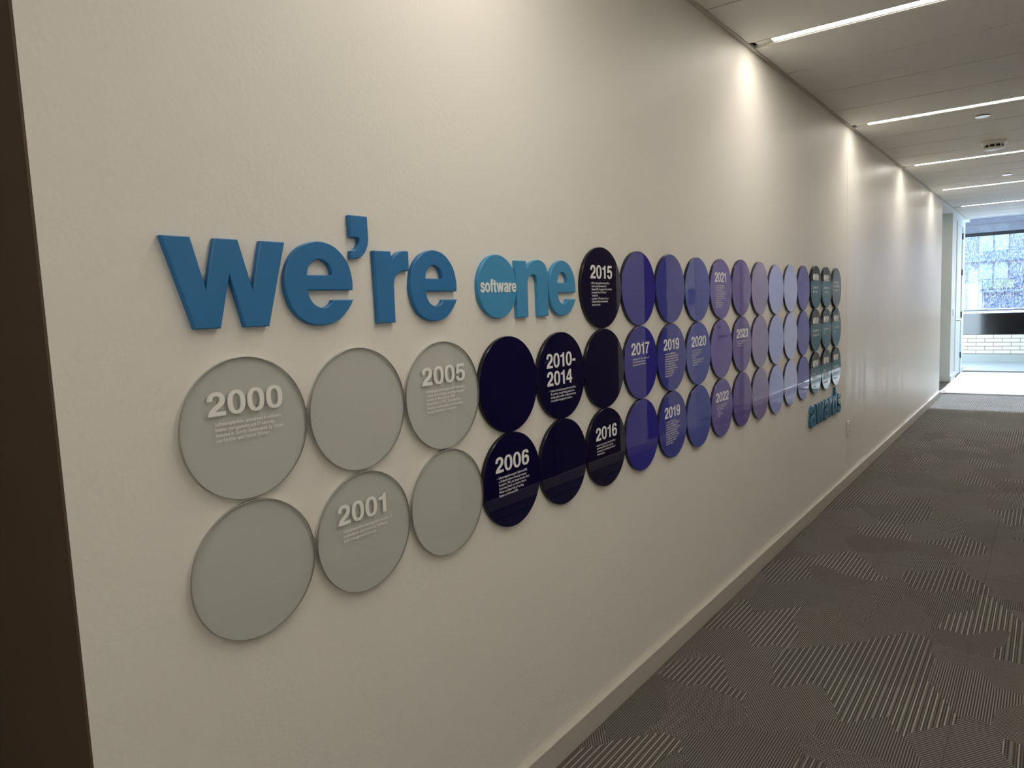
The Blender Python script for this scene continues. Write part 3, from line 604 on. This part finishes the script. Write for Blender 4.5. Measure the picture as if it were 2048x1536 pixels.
# ------------------------------------------------------------------ window wall
Y0, Y1 = -4.6, 2.6; WT = 3.5
we = struct(MB().box(XW + .02, XW + .16, Y0, Y1, 0, .60).box(XW + .02, XW + .16, Y0, Y1, WT, LC).obj('wall_end', M_MORTAR))
bl, bh, n = .30, .077, 0
br = bevel(MB().box(-.018, .019, .004, bl - .004, .003, bh - .003).obj('brick', M_BRICK, we), .002); br_me = br.data
bpy.data.objects.remove(br)
br_me = MB().box(-.0, .0195, .004, bl - .004, .0035, bh - .0035).mesh('brick', M_BRICK)
for j in range(5):
    y = -2.7 - (bl / 2 if j % 2 else 0)
    while y < 1.5:
        b = link('brick', br_me, we, (XW + random.uniform(-.002, .002), y, .168 + j * .0795)); y += bl
struct(MB().box(XW + .005, XW + .02, Y0, -2.86, .163, .565).box(XW + .005, XW + .02, 1.65, Y1, .163, .565).obj('wall_end', M_BRICK))
struct(bevel(MB().box(XW - .05, XW + .02, Y0, Y1, 0, .163).obj('trim_3', M_LEDGE), .003))
struct(MB().box(XW - .02, XW + .16, Y0, Y1, .567, 1.005).obj('trim_4', M_BLACKG))
struct(bevel(MB().box(XW - .07, XW + .16, Y0, Y1, 1.006, 1.046).obj('trim_5', M_SILL), .004))
win = struct(link('window_1', None, None, (0, 0, 0)))
fr = MB().box(XW + .05, XW + .13, Y0, Y1, 1.047, 1.09).box(XW + .05, XW + .13, Y0, Y1, WT - .05, WT)
fr.obj('window_frame', M_FRAME, win)
MY = [-4.58, -2.6, .62 + .6, 2.58]
for y in MY: MB().box(XW + .05, XW + .13, y - .02, y + .02, 1.09, WT - .05).obj('mullion', M_FRAME, win)
for a, b in zip(MY[:-1], MY[1:]): MB().box(XW + .085, XW + .093, a + .02, b - .02, 1.09, WT - .05).obj('pane', M_GLASS, win)
sh = thing('roller_shade', 'grey mesh roller shade pulled part way down the far window', 'roller shade', (XW - .012, 0, 0))
MB().box(-.001, .001, Y0 + .05, Y1 - .05, 2.648, WT - .06).obj('shade_fabric', M_SHADE, sh)
MB().box(-.012, .012, Y0 + .05, Y1 - .05, 2.580, 2.650).obj('hem_bar', M_DARK, sh)
MB().tube([(-.03, Y0 + .05, WT - .04), (-.03, Y1 - .05, WT - .04)], .03, 16).obj('roller_tube', M_DARK, sh)

# ------------------------------------------------------------------ across the street
M_BW = mat('facade_blue_haze', (112, 124, 146), .8); M_BWIN = mat('facade_glass', (70, 96, 136), .15, spec=.6); M_BMUL = mat('facade_mullion', (44, 58, 84), .6)  # bluish facade colours stand in for the haze outside
M_BCOL = mat('facade_white', (158, 166, 178), .7); M_BYEL = mat('facade_yellow_green', (164, 170, 128), .7); M_GRND = mat('paving', (170, 172, 176), .9); M_BLIND = mat('facade_blind', (168, 186, 194), .8)
XB = 60.0; K = 60.8 / 40.8
def bz(z): return 1.475 + (z - 1.475) * K
def by(y): return -1.26 + (y + 1.26) * K
gr = struct(MB().box(XW + .2, 120, -60, 60, -1.3, -1.2).obj('ground_outside', M_GRND))
bd = thing('office_building', 'office building across the street, blue haze painted into its colours, seen through the window', 'building', (XB, 0, -1.2))
def bp(name, x0, x1, y0, y1, z0, z1, m): return MB().box(x0, x1, y0, y1, z0 + 1.2, z1 + 1.2).obj(name, m, bd)
bp('wall', .6, 8, -22, 22, -1.2, 8.6, M_BW)
bp('spandrel', .1, .6, -22, 22, bz(2.82), bz(3.28), M_BW); bp('spandrel', .1, .6, -22, 22, -1.2, bz(1.44), M_BW); bp('spandrel', .1, .6, -22, 22, bz(4.6), 8.6, M_BW)
for (za, zb) in ((1.44, 2.82), (3.28, 4.6)):
    ys = [by(1.652) + .9 * i for i in range(-13, 9)]
    for i, y in enumerate(ys):
        bp('pane', .52, .58, y + .03, y + .87, bz(za) + .04, bz(zb) - .04, M_BLIND if i % 5 in (1, 2) else M_BWIN); bp('mullion', .42, .6, y - .03, y + .03, bz(za), bz(zb), M_BMUL)
bp('rail', .0, .1, -18, 16, bz(2.78), bz(2.83), M_BMUL)
bp('handrail', -.9, -.84, -18, 16, bz(1.95), bz(1.99), M_BMUL); bp('handrail', -.9, -.84, -18, 16, bz(1.48), bz(1.53), M_BMUL)
for i in range(-16, 16): bp('baluster', -.9, -.85, by(1.39) + i * .62, by(1.39) + i * .62 + .05, bz(1.5), bz(1.95), M_BMUL)
for i in range(-6, 6): bp('balcony_panel', -.5, -.45, by(.2) + i * 2.4, by(.2) + i * 2.4 + 1.5, bz(1.55), bz(1.92), M_BYEL)
bp('balcony_slab', -1.0, .1, -18, 16, bz(1.38), bz(1.48), M_BW)
def column(y0, y1, zt, lab, x=-3.0):
    o = MB().box(-.2, .2, y0, y1, 0, zt + 1.2).box(-.26, .26, y0 - .05, y1 + .05, 0, .4).obj('column', M_BCOL, None, (XB + x, 0, -1.2)); return tag(o, lab, 'column', 'white columns outside the window')
column(by(1.467), by(1.828), bz(2.425), 'thick white column outside the window'); column(by(1.944), by(2.06), bz(1.93), 'thin white column at the left edge of the window')
column(by(1.299), by(1.378), bz(1.376), 'short thin white post right of the thick column outside')
